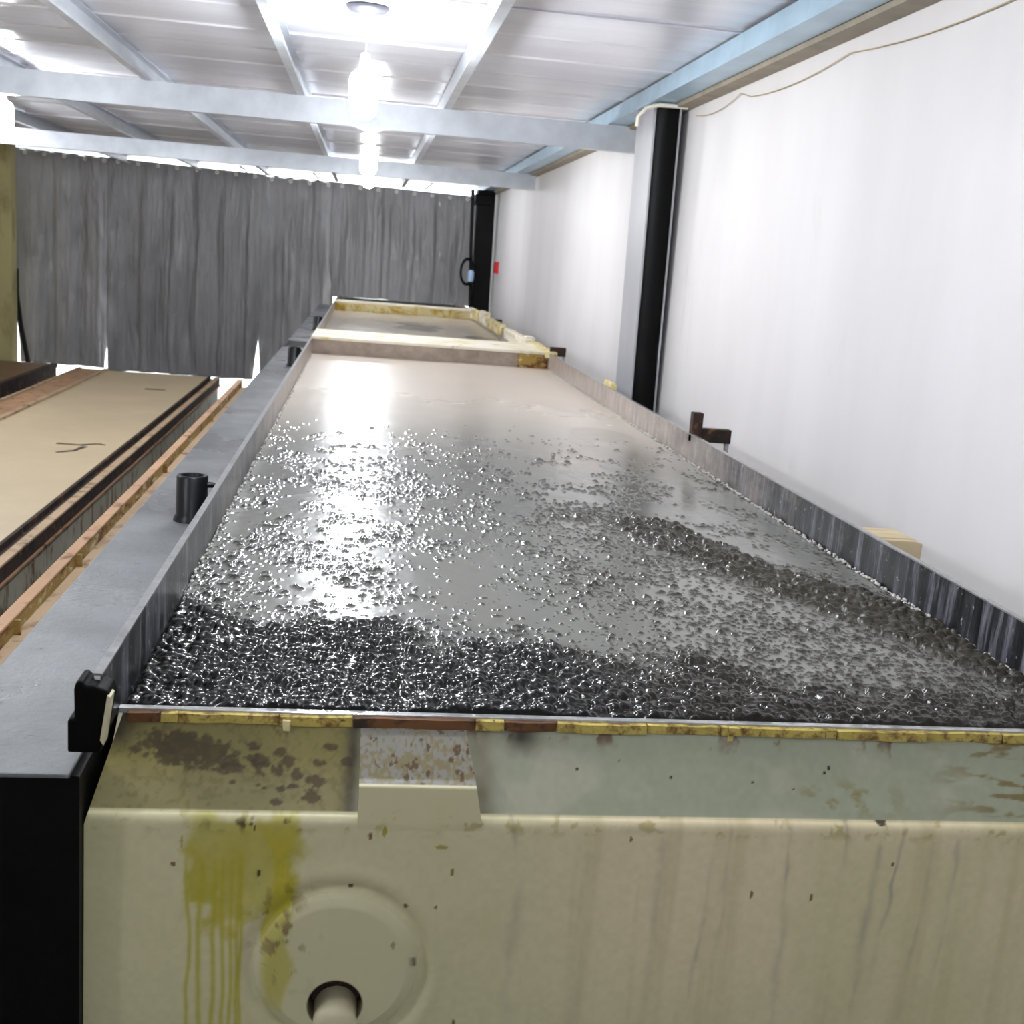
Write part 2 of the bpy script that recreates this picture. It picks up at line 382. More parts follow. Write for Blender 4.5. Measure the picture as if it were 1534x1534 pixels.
# black conduit, hose coil and valve beside the far column
cd = empty('conduit', (1.62, 19.0, 0), 'thin black conduit running up left of the far column', 'pipe')
o = MB().tube([(1.71, 18.98, 0.05), (1.70, 18.98, Z(-0.85)), (1.64, 18.98, Z(0.2)), (1.61, 18.98, Z(1.08))], 0.028, 8).build('conduit_tube', M['cable_black'], cd, True); o.matrix_parent_inverse = Matrix.Translation((-1.62, -19.0, 0))
hc = empty('hose_coil', (1.6, 18.9, Z(-0.2)), 'coiled dark hose hanging on the conduit by the far column', 'hose')
for rr, yy in ((0.20, 18.92), (0.185, 18.90), (0.21, 18.88)):
    pts = [(1.62+0.55*rr*math.cos(a)-0.02, yy+0.35*rr*math.cos(a), Z(-0.19)+rr*math.sin(a)) for a in np.linspace(0, 2*math.pi, 33)]
    o = MB().tube(pts, 0.013, 6, False).build('hose_loop', M['cable_black'], hc, True); o.matrix_parent_inverse = Matrix.Translation((-1.6, -18.9, -Z(-0.2)))
vl = empty('valve', (1.67, 18.85, Z(-0.3)), 'small pale blue valve body in front of the hose coil', 'valve')
for nm, bb in (('valve_body', MB().lathe([(0, -0.09), (0.04, -0.09), (0.05, -0.04), (0.05, 0.05), (0.03, 0.09), (0, 0.09)], 14, 'Z', (1.66, 18.85, Z(-0.25)))),
               ('valve_stem', MB().tube([(1.68, 18.85, Z(-0.36)), (1.67, 18.85, Z(-0.34))], 0.03, 8))):
    o = bb.build(nm, M['blue_white'] if nm == 'valve_body' else M['cable_black'], vl, True); o.matrix_parent_inverse = Matrix.Translation((-1.67, -18.85, -Z(-0.3)))
rb = empty('red_box', (XW-0.03, 18.7, Z(-0.09)), 'small red box on the white wall by the far column', 'box')
for nm, a, mt in (('box_body', (XW-0.05, XW, 18.55, 18.75, Z(-0.18), Z(0.0)), M['red']), ('box_lid', (XW-0.06, XW-0.05, 18.56, 18.74, Z(-0.17), Z(-0.01)), M['red'])):
    o = box(nm, mt, *a, parent=rb); o.matrix_parent_inverse = Matrix.Translation((-(XW-0.03), -18.7, -Z(-0.09)))
# post on the far left
ps = empty('post', (-5.75, 19.4, 0), 'olive cream post at the left end of the curtain', 'post')
for nm, a in (('post_shaft', (-6.15, -5.42, 19.25, 19.55, 0, ZCEIL-0.02)), ('base_plate', (-6.2, -5.37, 19.2, 19.6, 0, 0.03))):
    o = box(nm, M['olive'], *a, parent=ps, bevel=0.01); o.matrix_parent_inverse = Matrix.Translation((5.75, -19.4, 0))

# ------------------------------------------------------------------ curtain along the end of the hall
def curtain(x0, x1, zb, top0, top1, seed, label, cut0=0.0, cut1=0.0, nx=None):
    nx = nx or int((x1-x0)/0.018); nz = 70
    u = np.linspace(0, 1, nx)[None, :]; w = np.linspace(0, 1, nz)[:, None]    # w=0 top
    X = x0+(x1-x0)*u + 0*w
    top = top0+(top1-top0)*u
    hem = zb + 0.05*(fbm(X[:1]*1.1, X[:1]*0, seed+5, 3)-0.5)
    Zg = top+(hem-top)*w
    # the free edges swing in towards the hem
    X = X + cut0*sstep(0.68, 1.0, w)*(1-sstep(0, 0.25, u)) - cut1*sstep(0.68, 1.0, w)*sstep(0.75, 1, u)
    sag = 0.014*np.abs(np.sin(np.pi*(X-x0)/0.23))*(1-sstep(0, 0.12, w))
    Zg = Zg - sag
    xs = X + 0.05*(fbm(X*2, Zg*0.7, seed, 3)-0.5)*2
    env = 0.25+1.1*fbm(X*1.3, Zg*0.25, seed+41, 3)**1.5
    fold = 0.045*np.sin(xs*2*np.pi/0.46+3*np.sin(xs*1.1+seed)) + env*(0.020*np.sin(xs*2*np.pi/0.19+2.2*np.sin(xs*2.3+seed)) + 0.010*np.sin(xs*2*np.pi/0.09+3*np.sin(xs*1.9)))
    fold = fold*(0.35+0.65*sstep(0, 0.35, w))
    tilt = 1.6*(fbm(X*0.7, Zg*0.3, seed+51, 2)-0.5)
    crease = 0.16*(fbm(X*3.0+Zg*tilt, Zg*0.40, seed+9, 4)-0.5) + 0.08*(fbm(X*6.5-Zg*2.2*tilt, Zg*1.3, seed+19, 4)-0.5) + 0.03*(1-np.abs(2*fbm(X*9+Zg*1.4, Zg*2.2, seed+29, 3)-1))*sstep(0.45, 0.7, fbm(X*1.1, Zg*0.9, seed+61, 2))
    Y = YC + fold + crease + (0.09 if seed % 2 else -0.09)
    P = np.stack([X, Y, Zg], -1)
    root = empty('plastic_curtain', ((x0+x1)/2, YC, 0), label, 'curtain', 'grey plastic curtains closing the end of the hall')
    inv = Matrix.Translation((-(x0+x1)/2, -YC, 0))
    o = link('curtain_sheet', grid_mesh('curtain_sheet', P), M['curtain'], root); o.matrix_parent_inverse = inv
    s = o.modifiers.new('solid', 'SOLIDIFY'); s.thickness = 0.003
    n = int((x1-x0)/0.30)
    for i in range(n):
        uu = (i+0.5)/n; xg = x0+(x1-x0)*uu; zg = top0+(top1-top0)*uu
        j = int(uu*(nx-1)); yg = float(Y[2, j])
        g = MB().lathe([(0.014, -0.004), (0.03, -0.004), (0.032, 0.004), (0.014, 0.006), (0.014, -0.004)], 12, 'Y', (xg, yg-0.012, zg-0.055)).build('grommet', M['white_plastic'], root)
        g.matrix_parent_inverse = inv
    return root
zh = Z(-2.28)
curtain(-5.72, -4.17, zh, Z(1.20), Z(1.17), 1, 'leftmost grey plastic curtain, hanging beside the olive post', 0.05, 0.13)
curtain(-4.23, -1.72, zh-0.01, Z(1.17), Z(1.12), 2, 'wide grey plastic curtain, second from the olive post', 0.03, 0.10)
curtain(-1.78, -0.53, zh, Z(1.11), Z(1.09), 3, 'narrow grey plastic curtain behind the left launder, third from the post', 0.07, 0.10)
curtain(-0.60, 1.80, Z(-0.80), Z(1.09), Z(1.05), 4, 'grey plastic curtain hanging above the end of the tank', 0.05, 0.0)
o = MB().tube([(-5.8, YC, Z(1.195)), (-4.2, YC, Z(1.165)), (-3, YC, Z(1.135)), (0, YC, Z(1.075)), (1.85, YC, Z(1.045))], 0.008, 6).build('curtain_wire', M['dark_steel'], None, True)
tag(o, 'thin dark wire carrying the plastic curtains', 'wire')
for i, (xa, xb_) in enumerate(((-2.15, -2.0), (-0.95, -0.85), (-0.05, -0.05), (1.05, 0.9))):
    o = MB().tube([(xa, YC, ZCEIL-0.01), ((xa+xb_)/2+0.02, YC, Z(1.16)), (xb_, YC, Z(1.08))], 0.014, 6).build('hanger_strap', M['dark_steel'], None, True)
    tag(o, 'thin dark strap holding up the curtain wire, %s in the row' % ('leftmost', 'second from left', 'third from left', 'rightmost')[i], 'strap', 'straps above the curtain')
o = MB().tube([(-5.53, 19.9, Z(-0.7)), (-5.53, 19.9, Z(-1.1)), (-5.47, 19.9, Z(-1.6)), (-5.36, 19.9, Z(-2.2)), (-5.3, 19.9, 0.045)], 0.042, 8).build('black_hose', M['cable_black'], None, True)
tag(o, 'black hose hanging at the foot of the olive post', 'hose')

# ------------------------------------------------------------------ hanging bulbs
def bulb_mesh():
    return MB().lathe([(0.0, -0.135), (0.03, -0.133), (0.055, -0.122), (0.07, -0.095), (0.074, -0.05), (0.074, 0.06), (0.066, 0.085), (0.045, 0.10), (0.03, 0.105), (0, 0.106)], 24)
bulb_me = None
def hanging_bulb(x, y, z, label):
    global bulb_me
    root = empty('hanging_bulb', (x, y, z), label, 'bulb', 'bare bulbs hanging from the ceiling')
    if bulb_me is None:
        o = bulb_mesh().build('bulb', M['bulb'], root, True); bulb_me = o.data
    else:
        o = link('bulb', bulb_me, None, root)
    MB().lathe([(0.0, 0.19), (0.022, 0.19), (0.026, 0.17), (0.026, 0.112), (0.030, 0.107), (0.0, 0.107)], 14).build('lamp_holder', M['white_plastic'], root, True)
    MB().tube([(0, 0, 0.185), (0.004, 0, (ZCEIL-z)*0.6), (0, 0, ZCEIL-z-0.02)], 0.004, 6).build('cord', M['white_plastic'], root)
    MB().lathe([(0, -0.035), (0.04, -0.035), (0.095, -0.022), (0.11, -0.006), (0.11, 0.0), (0, 0)], 24, 'Z', (0, 0, ZCEIL-z-0.008)).build('ceiling_disc', M['ceil_disc'], root, True)  # dark grey disc at the ceiling, around the cord
zb = Z(0.80)
for y, lab in ((-2.0, 'bare bulb hanging behind the viewer over the tank line'), (2.7, 'bare bulb hanging above the front edge of the tank'), (6.4, 'brightest bare bulb on a cord above the middle of the froth'),
               (10.9, 'bare bulb hanging between the two cross beams over the tank'), (16.8, 'bare bulb hidden behind the farther cross beam, over the tank')):
    hanging_bulb(-0.055 if y < 10 else -0.02, y, zb if y < 16 else Z(0.99), lab)
for y, lab in ((10.2, 'bare bulb at the left edge above the lower row'), (13.5, 'unseen bulb added beyond the left picture edge to light the curtain'), (5.6, 'bare bulb over the lower row beside the nearest tank'),
               (1.0, 'bare bulb over the lower row near the viewer')):
    hanging_bulb(-2.92 if y != 13.5 else -4.6, y, Z(0.84), lab)  # bulb set apart farther left is unseen, added to light the curtain

# ------------------------------------------------------------------ flotation tank
XL, XR = -0.40, 1.55
ZT, ZF = Z(-0.72), Z(-0.845)
Y0, YW1, YW1b, YW2, YW2b, YE = 1.90, 9.75, 10.7, 16.95, 17.4, 20.25
tank = empty('flotation_tank', (0.55, 2.0, 0), 'long cream flotation tank with dark side plates, filled with froth', 'tank')
TI = Matrix.Translation((-0.55, -2.0, 0))
def tp(o): o.matrix_parent_inverse = TI; return o
tp(box('tank_body', M['cream_paint'], -0.435, 1.60, 2.07, YE, 0.0, Z(-1.02), tank))
# side plates, one pair for each cell
for ya, yb2 in ((Y0, YW1), (YW1, YW2), (YW2, YE)):
    for xa in (XL-0.011, XR):
        yn = 2.09 if ya < 3 else ya     # the nose of the first plate overhangs the front panel
        sec = [(yn, Z(-1.02)), (yb2-0.004, Z(-1.02)), (yb2-0.004, ZT), (ya, ZT), (ya, Z(-0.84)), (yn, Z(-0.84))]
        vs = [(xa, p, q) for p, q in sec]+[(xa+0.011, p, q) for p, q in sec]
        tp(MB().add(vs, [tuple(range(6))[::-1], tuple(range(6, 12))]+[(i, (i+1) % 6, (i+1) % 6+6, i+6) for i in range(6)]).build('side_plate', M['plate'], tank))
    tp(box('plate_edge', M['plate_edge'], XL-0.0135, XL+0.0025, ya, yb2-0.004, ZT, ZT+0.004, tank))
    tp(box('plate_edge', M['plate_edge'], XR-0.0025, XR+0.0135, ya, yb2-0.004, ZT, ZT+0.004, tank))
# cross walls between the cells
cw = tp(box('cross_wall', M['crosswall'], XL, XR, YW1, YW1b, Z(-1.0), ZT-0.012, tank))
o = box('top_plate', M['crust'], XL-0.01, XR+0.05, YW1-0.012, YW1b, ZT-0.012, ZT+0.012, cw, bevel=0.004)
cw2 = tp(box('cross_wall', M['crust_yellow'], XL, XR, YW2, YW2b, Z(-1.0), ZT-0.012, tank))
o = box('top_plate', M['crust'], XL-0.01, XR+0.05, YW2-0.012, YW2b, ZT-0.012, ZT+0.012, cw2, bevel=0.004)
tp(box('end_wall', M['dark_steel'], XL, XR, YE-0.02, YE, Z(-1.0), ZT-0.06, tank))
# yellow patch of dried crust at the right corner of the first cross wall
def lump(name, mat, x0, x1, y0, y1, z0, z1, seed, parent, amp=0.01, n=14):
    """irregular crusty slab: displaced rounded box"""
    bm = bmesh.new(); bmesh.ops.create_cube(bm, size=1.0)
    bmesh.ops.subdivide_edges(bm, edges=bm.edges[:], cuts=n, use_grid_fill=True)
    rnd = random.Random(seed)
    from mathutils import noise as mn
    for vv in bm.verts:
        p = vv.co.copy(); q = Vector((x0+(p.x+.5)*(x1-x0), y0+(p.y+.5)*(y1-y0), z0+(p.z+.5)*(z1-z0)))
        d = mn.noise_vector(q*Vector((14, 6, 22)).length*0.8+Vector((seed, seed*2, 0)))
        vv.co = q+d*amp
    me = bpy.data.meshes.new(name); bm.to_mesh(me); bm.free()
    return link(name, me, mat, parent, True)
lump('dried_crust', M['rust_ochre'], 1.30, XR, YW1-0.02, YW1-0.004, Z(-0.85), ZT-0.015, 3, cw, 0.006)
lump('dried_crust', M['crust_yellow'], 1.52, 1.62, YW1-0.1, YW1b+0.2, ZT-0.03, ZT+0.02, 5, cw, 0.012)
for i, (ya, yb2, hh) in enumerate(((11.0, 12.9, 0.02), (13.2, 14.6, 0.03), (14.9, 15.7, 0.07), (15.8, 16.8, 0.04), (16.9, 17.6, 0.03))):
    tp(lump('dried_crust', M['crust_yellow' if i % 2 else 'crust'], XR-0.015, XR+0.05, ya, yb2, ZT-0.09, ZT+hh, 11+i, tank, 0.016))

# ---- stained front panel
CREAM = np.array(srgb(196, 189, 152)); CREAM_LIT = np.array(srgb(216, 201, 166)); BAND_R = np.array(srgb(150, 153, 130)); BAND_L = np.array(srgb(126, 117, 64))
YELLOW = np.array(srgb(170, 160, 52)); DARK = np.array(srgb(40, 26, 14)); RUST = np.array(srgb(104, 62, 30)); GREYD = np.array(srgb(140, 134, 122))
def body_tint(X, Zr):
    """colour of the paint at X, Zr (height relative to eye level) with its stains and the stronger light on its right"""
    c = np.zeros(X.shape+(3,)); c[:] = CREAM
    c = mixc(c, CREAM_LIT, sstep(0.15, 0.7, X)*0.9)  # brighter, warmer light on the right side painted into the cream
    c = mixc(c, np.array(srgb(186, 184, 146)), sstep(-1.15, -1.5, Zr)*0.6)
    st = fbm(X*24, Zr*1.3, 31, 4); c = mixc(c, np.array(srgb(168, 156, 112)), sstep(0.50, 0.80, st)*0.35*sstep(0.2, 0.5, X))
    st = fbm(X*5, Zr*2.5, 37, 4); c = mixc(c, np.array(srgb(188, 184, 140)), sstep(0.5, 0.75, st)*0.5)
    # grey runs under the ledge on the right half
    for x0, z0, z1, w, bend, s in ((0.315, -0.98, -1.09, 0.006, 0.02, .5), (0.55, -1.0, -1.02, 0.05, 0, .25), (0.70, -1.07, -1.45, 0.006, -0.02, .7), (0.735, -1.0, -1.35, 0.007, -0.01, .45), (0.845, -0.99, -1.2, 0.006, 0.012, .8),
                                (0.86, -1.15, -1.5, 0.010, 0.0, .35), (0.955, -0.985, -1.1, 0.005, 0.015, .6), (1.03, -1.03, -1.5, 0.009, -0.012, .5), (1.075, -0.99, -1.4, 0.006, -0.03, .6), (1.14, -1.03, -1.5, 0.008, -0.02, .4), (1.19, -1.02, -1.4, 0.008, -0.01, .4), (0.60, -1.02, -1.5, 0.012, 0, .3), (0.46, -1.05, -1.5, 0.016, 0, .3), (0.34, -1.1, -1.5, 0.014, -0.01, .35)):
        tt = np.clip((z0-Zr)/(z0-z1), -1, 2); cx = x0+bend*tt+0.016*(fbm(Zr*13, Zr*0+x0*9, 7, 3)-0.5)
        mk = np.exp(-((X-cx)/(w*(0.4+0.9*fbm(Zr*30+x0*50, X*0, 8, 2))))**2)*sstep(-0.03, 0.03, tt)*(1-sstep(0.3, 1.05, tt))*(0.35+1.1*sstep(0.3, 0.7, fbm(Zr*14+x0*31, X*20, 9, 3))); c = mixc(c, GREYD, mk*s*0.75)
    # pale olive dirt bleeding down from the ledge
    dn = fbm(X*55, Zr*60, 55, 4); c = mixc(c, np.array(srgb(150, 136, 70)), sstep(0.60, 0.72, dn)*np.exp(-((Zr+1.0)/0.02)**2)*0.6)
    # big yellow-olive stain with runs
    e = 0.045*(fbm(X*22, Zr*18, 71, 5)-0.5)*2
    body = sstep(-0.285, -0.255, X+e)*(1-sstep(-0.085, -0.05, X+e))*(1-sstep(-1.005, -0.985, Zr+e*0.6))*sstep(-1.20, -1.15, Zr+e*2.2+0.25*np.abs(X+0.15))
    c = mixc(c, YELLOW*0.92, body*(0.85+0.6*(fbm(X*14, Zr*7, 73, 4)-0.5)))
    for i, (x0, ze, w) in enumerate(((-0.258, -1.6, .0040), (-0.236, -1.7, .0052), (-0.214, -1.62, .0050), (-0.196, -1.52, .0044), (-0.182, -1.64, .0040), (-0.171, -1.6, .0046), (-0.164, -1.42, .0034))):
        cx = x0+0.006*(fbm(Zr*9, Zr*0+i*3.1, 81, 3)-0.5)*2-0.01*(Zr+1.1)
        mk = np.exp(-((X-cx)/w)**2)*sstep(ze-0.02, ze+0.03, Zr)*(1-sstep(-1.10, -1.04, Zr)); c = mixc(c, YELLOW*0.95, mk*0.85)
    e2 = 0.022*(fbm(X*26, Zr*14, 91, 4)-0.5)*2
    b2 = sstep(-0.125, -0.112, X+e2)*(1-sstep(-0.083, -0.07, X+e2))*sstep(-1.40, -1.33, Zr+e2)*(1-sstep(-1.05, -1.0, Zr)); c = mixc(c, YELLOW*1.02, b2*0.85)
    sp = fbm(X*60, Zr*45, 95, 3)
    c = mixc(c, np.array(srgb(112, 92, 30)), sstep(0.60, 0.68, sp)*np.exp(-((X+0.09)/0.05)**2)*np.exp(-((Zr+1.22)/0.09)**2))
    c = mixc(c, DARK, sstep(0.62, 0.72, sp)*np.exp(-((X+0.13)/0.09)**2)*np.exp(-((Zr+1.005)/0.013)**2))
    # single specks and chips
    for px, pz, a, b_, colr in ((-0.135, -1.10, .004, .007, DARK), (-0.145, -1.01, .0015, .009, DARK), (0.030, -1.126, .0045, .0055, DARK), (0.152, -1.275, .004, .010, DARK), (0.131, -1.163, .004, .006, RUST), (0.187, -1.165, .003, .004, RUST), (0.212, -1.095, .004, .008, np.array(srgb(120, 100, 34))),
                                (0.06, -1.025, .004, .007, RUST), (0.085, -1.015, .004, .012, np.array(srgb(150, 134, 50))), (0.19, -1.045, .012, .004, np.array(srgb(150, 134, 60))), (0.54, -1.025, .003, .006, DARK), (0.785, -1.135, .003, .009, np.array(srgb(96, 84, 20))), (0.905, -1.14, .003, .009, np.array(srgb(96, 84, 20))), (0.112, -1.24, .004, .009, np.array(srgb(130, 112, 44))),
                                (-0.284, -1.083, .005, .005, RUST), (-0.27, -1.04, .003, .012, np.array(srgb(150, 134, 50))), (1.03, -0.985, .012, .009, DARK), (0.235, -1.41, .004, .012, RUST), (1.06, -1.07, .003, .005, RUST)):
        ee = 0.35*(vnoise(X*260, Zr*260, 3)-0.5)
        mk = 1-sstep(0.7, 1.1, ((X-px)/a)**2+((Zr-pz)/b_)**2+ee); c = mixc(c, colr, mk*0.9)
    return c
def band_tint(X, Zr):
    c = np.zeros(X.shape+(3,)); c[:] = BAND_R  # band's own grey-green and olive, darkened for the shade under the lip
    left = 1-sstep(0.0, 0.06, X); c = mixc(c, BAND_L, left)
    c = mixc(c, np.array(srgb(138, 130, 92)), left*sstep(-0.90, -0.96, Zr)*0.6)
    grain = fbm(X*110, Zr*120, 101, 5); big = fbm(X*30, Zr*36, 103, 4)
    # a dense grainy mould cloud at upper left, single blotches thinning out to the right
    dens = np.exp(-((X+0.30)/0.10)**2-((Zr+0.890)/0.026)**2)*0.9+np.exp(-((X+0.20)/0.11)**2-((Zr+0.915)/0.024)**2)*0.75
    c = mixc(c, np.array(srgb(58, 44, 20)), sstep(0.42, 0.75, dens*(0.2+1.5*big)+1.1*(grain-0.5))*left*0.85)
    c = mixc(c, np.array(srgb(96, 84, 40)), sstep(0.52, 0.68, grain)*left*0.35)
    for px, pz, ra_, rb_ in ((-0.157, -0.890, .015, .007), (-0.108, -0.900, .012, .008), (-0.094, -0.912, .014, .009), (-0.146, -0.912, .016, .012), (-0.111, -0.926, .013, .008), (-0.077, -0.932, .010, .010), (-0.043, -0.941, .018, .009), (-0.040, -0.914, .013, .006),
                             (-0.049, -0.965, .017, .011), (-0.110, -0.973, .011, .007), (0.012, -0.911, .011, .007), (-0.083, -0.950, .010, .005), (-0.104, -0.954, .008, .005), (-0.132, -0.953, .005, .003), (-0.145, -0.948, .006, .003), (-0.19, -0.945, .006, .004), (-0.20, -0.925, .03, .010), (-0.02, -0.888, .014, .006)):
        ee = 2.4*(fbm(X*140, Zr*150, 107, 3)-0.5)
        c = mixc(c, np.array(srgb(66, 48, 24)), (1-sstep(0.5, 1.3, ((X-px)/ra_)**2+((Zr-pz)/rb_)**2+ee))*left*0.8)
    # corners: darker beside the rubber block and beside the rib
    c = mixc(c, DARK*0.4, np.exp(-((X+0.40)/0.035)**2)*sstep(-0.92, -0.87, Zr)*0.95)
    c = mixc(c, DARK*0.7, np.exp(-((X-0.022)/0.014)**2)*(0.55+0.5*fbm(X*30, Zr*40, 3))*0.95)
    c = mixc(c, np.array(srgb(96, 86, 52)), np.exp(-((X-0.262)/0.020)**2)*0.75)  # rib's shadow on the band, painted in
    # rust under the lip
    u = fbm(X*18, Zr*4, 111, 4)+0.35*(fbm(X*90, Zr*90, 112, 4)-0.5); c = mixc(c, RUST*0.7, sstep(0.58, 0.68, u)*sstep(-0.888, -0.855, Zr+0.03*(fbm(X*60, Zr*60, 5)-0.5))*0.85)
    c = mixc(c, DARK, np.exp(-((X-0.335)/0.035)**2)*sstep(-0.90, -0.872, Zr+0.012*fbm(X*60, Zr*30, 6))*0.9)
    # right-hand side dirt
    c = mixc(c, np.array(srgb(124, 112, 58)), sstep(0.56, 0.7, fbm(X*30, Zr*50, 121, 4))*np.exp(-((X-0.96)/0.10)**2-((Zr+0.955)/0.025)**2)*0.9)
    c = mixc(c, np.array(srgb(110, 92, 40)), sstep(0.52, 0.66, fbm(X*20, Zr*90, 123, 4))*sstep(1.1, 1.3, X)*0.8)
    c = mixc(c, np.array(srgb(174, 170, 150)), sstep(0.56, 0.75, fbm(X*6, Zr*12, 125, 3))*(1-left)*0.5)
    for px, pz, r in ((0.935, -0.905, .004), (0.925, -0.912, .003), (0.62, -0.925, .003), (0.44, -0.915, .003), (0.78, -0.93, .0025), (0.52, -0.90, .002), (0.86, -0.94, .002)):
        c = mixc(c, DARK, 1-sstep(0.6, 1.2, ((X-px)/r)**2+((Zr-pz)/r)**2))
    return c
# profile: (Y, Zrel) from the lip down over the band, the rounded ledge and the body
prof = [(2.045, -0.845), (1.957, -0.985)]
for a in np.linspace(0, 90, 7): prof.append((1.94+0.013*(1-math.sin(math.radians(a))), -0.990-0.020*(1-math.cos(math.radians(a)))))
prof.append((1.94, -1.12)); prof.append((1.94, -1.75))
seglen = [0]
for (ya, za), (yb2, zb2) in zip(prof[:-1], prof[1:]): seglen.append(seglen[-1]+math.hypot(yb2-ya, zb2-za))
S = np.concatenate([np.arange(0, 0.66, 0.0028), np.linspace(0.66, seglen[-1], 20)])
PY = np.interp(S, seglen, [p[0] for p in prof]); PZ = np.interp(S, seglen, [p[1] for p in prof])
NX = 700; Uu = np.linspace(0, 1, NX)
xl = np.interp(PZ, [-1.01, -0.985, -0.845], [-0.436, -0.430, -0.392])
Xg = xl[:, None]+(1.60-xl[:, None])*Uu[None, :]; Yg = np.repeat(PY[:, None], NX, 1); Zg = np.repeat(PZ[:, None], NX, 1)
Yg = Yg+0.004*(fbm(Xg*2.2, Zg*3, 9, 3)-0.5)*sstep(-1.0, -1.05, Zg)
# shallow dish around the boss
rr = np.hypot(Xg-0.012, Zg+1.288)
Yg = Yg+0.006*np.exp(-((rr-0.160)/0.012)**2)-0.003*np.exp(-((rr-0.19)/0.02)**2)
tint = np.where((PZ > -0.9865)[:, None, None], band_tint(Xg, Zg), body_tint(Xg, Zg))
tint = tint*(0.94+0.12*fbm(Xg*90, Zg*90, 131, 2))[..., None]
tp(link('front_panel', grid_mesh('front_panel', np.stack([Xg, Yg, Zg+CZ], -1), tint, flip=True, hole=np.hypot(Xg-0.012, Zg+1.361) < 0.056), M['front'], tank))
# left return of the front panel
tp(MB().add([(xl[0], PY[0], PZ[0]+CZ), (-0.43, 1.957, Z(-0.985)), (-0.436, 1.94, Z(-1.01)), (-0.436, 1.94, 0.0), (-0.436, 2.09, 0.0), (-0.436, 2.09, Z(-1.01)), (-0.43, 2.09, Z(-0.985)), (-0.405, 2.09, Z(-0.845))],
           [(2, 3, 4, 5), (1, 2, 5, 6), (0, 1, 6, 7)]).build('panel_return', M['cream_paint'], tank))
tp(box('lower_panel', M['cream_paint'], -0.436, 1.60, 1.942, 2.07, 0, Z(-1.74), tank))
# rib bridging the band, with a bevelled stained head
pr = [(2.045, -0.846), (1.958, -0.922), (1.941, -0.930), (1.9385, -1.0), (1.9395, -1.012)]
sl = [0]
for (ya, za), (yb2, zb2) in zip(pr[:-1], pr[1:]): sl.append(sl[-1]+math.hypot(yb2-ya, zb2-za))
S = np.linspace(0, sl[-1], 80); ry = np.interp(S, sl, [p[0] for p in pr]); rz = np.interp(S, sl, [p[1] for p in pr])
x0 = np.interp(rz, [-1.012, -0.846], [0.036, 0.034]); x1 = np.interp(rz, [-1.012, -0.98, -0.90, -0.846], [0.262, 0.256, 0.240, 0.226])
uu = np.linspace(0, 1, 110)
Xr = x0[:, None]+(x1-x0)[:, None]*uu[None]; Yr = np.repeat(ry[:, None], 110, 1); Zr = np.repeat(rz[:, None], 110, 1)
c = body_tint(Xr, Zr)
hd = np.zeros_like(c); hd[:] = srgb(128, 125, 116)
hd = mixc(hd, np.array(srgb(116, 104, 62)), sstep(0.50, 0.70, fbm(Xr*170, Zr*180, 201, 5)+0.10*sstep(-0.87, -0.90, Zr))*0.8)
hd = mixc(hd, np.array(srgb(84, 66, 44)), sstep(0.66, 0.74, fbm(Xr*95, Zr*115, 203, 5)+0.06*sstep(0.1, 0.22, Xr)))
c = np.where((rz > -0.927)[:, None, None], hd, c)
Pr = np.stack([Xr, Yr, Zr+CZ], -1)
rib = tp(link('rib', grid_mesh('rib', Pr, c, flip=True), M['front'], tank))
# cheeks of the rib, in a darker cream than the front
for side, xs, tname in ((0, x0, 'l'), (1, x1, 'r')):
    vs = [(xs[i], ry[i], rz[i]+CZ) for i in range(80)]+[(xs[i], 2.06, rz[i]+CZ) for i in range(80)]
    fs = [((i, i+1, i+81, i+80) if side else (i, i+80, i+81, i+1)) for i in range(79)]
    o = MB().add(vs, fs).build('rib_cheek', simple('dark_cream', srgb(120, 108, 72), 0.6, 0, 0.25, 30), rib)
# front lip: short yellowed strips, rusty at the joints, under a thin painted-in water highlight
cuts = [-0.385, -0.325, -0.295, -0.115, 0.02, 0.245, 0.30, 0.40, 0.575, 0.72, 0.735, 0.93, 0.955, 1.14, 1.30, 1.55]
M['lip'] = spotted('yellowed_lip', srgb(188, 168, 86), srgb(112, 80, 32), 0.48, 0.62, 34.0, 0.6, srgb(64, 38, 18), 0, 0.5)
M['lip_rust'] = spotted('rusty_lip', srgb(104, 66, 30), srgb(44, 26, 14), 0.5, 0.62, 20.0, 0.7, None, 0, 0.4)
for i, (a, b2) in enumerate(zip(cuts[:-1], cuts[1:])):
    dz = random.uniform(-0.0015, 0.0015); mt = M['lip_rust'] if (0.0 < (a+b2)/2 < 0.24 or i in (0, 6)) else M['lip']
    tp(lump('lip_strip', mt, a+0.001, b2-0.001, 2.034+random.uniform(-0.002, 0.002), 2.056, Z(-0.8555)+dz, Z(-0.8385), 60+i, tank, 0.0022, 16))
tp(MB().box(XL, XR, 2.046, 2.062, Z(-0.845), Z(-0.8345)).build('edge_highlight', simple('edge_highlight', srgb(170, 170, 168), 0.12, 0.3, 0.2, 50), tank, bevel=0.001))  # pale glossy bar stands in for the highlight at the water's edge
for px in (-0.098, 0.74):
    tp(lump('lip_nub', M['crust_yellow'], px-0.006, px+0.006, 2.030, 2.040, Z(-0.864), Z(-0.846), int(px*100)+50, tank, 0.006, 6))
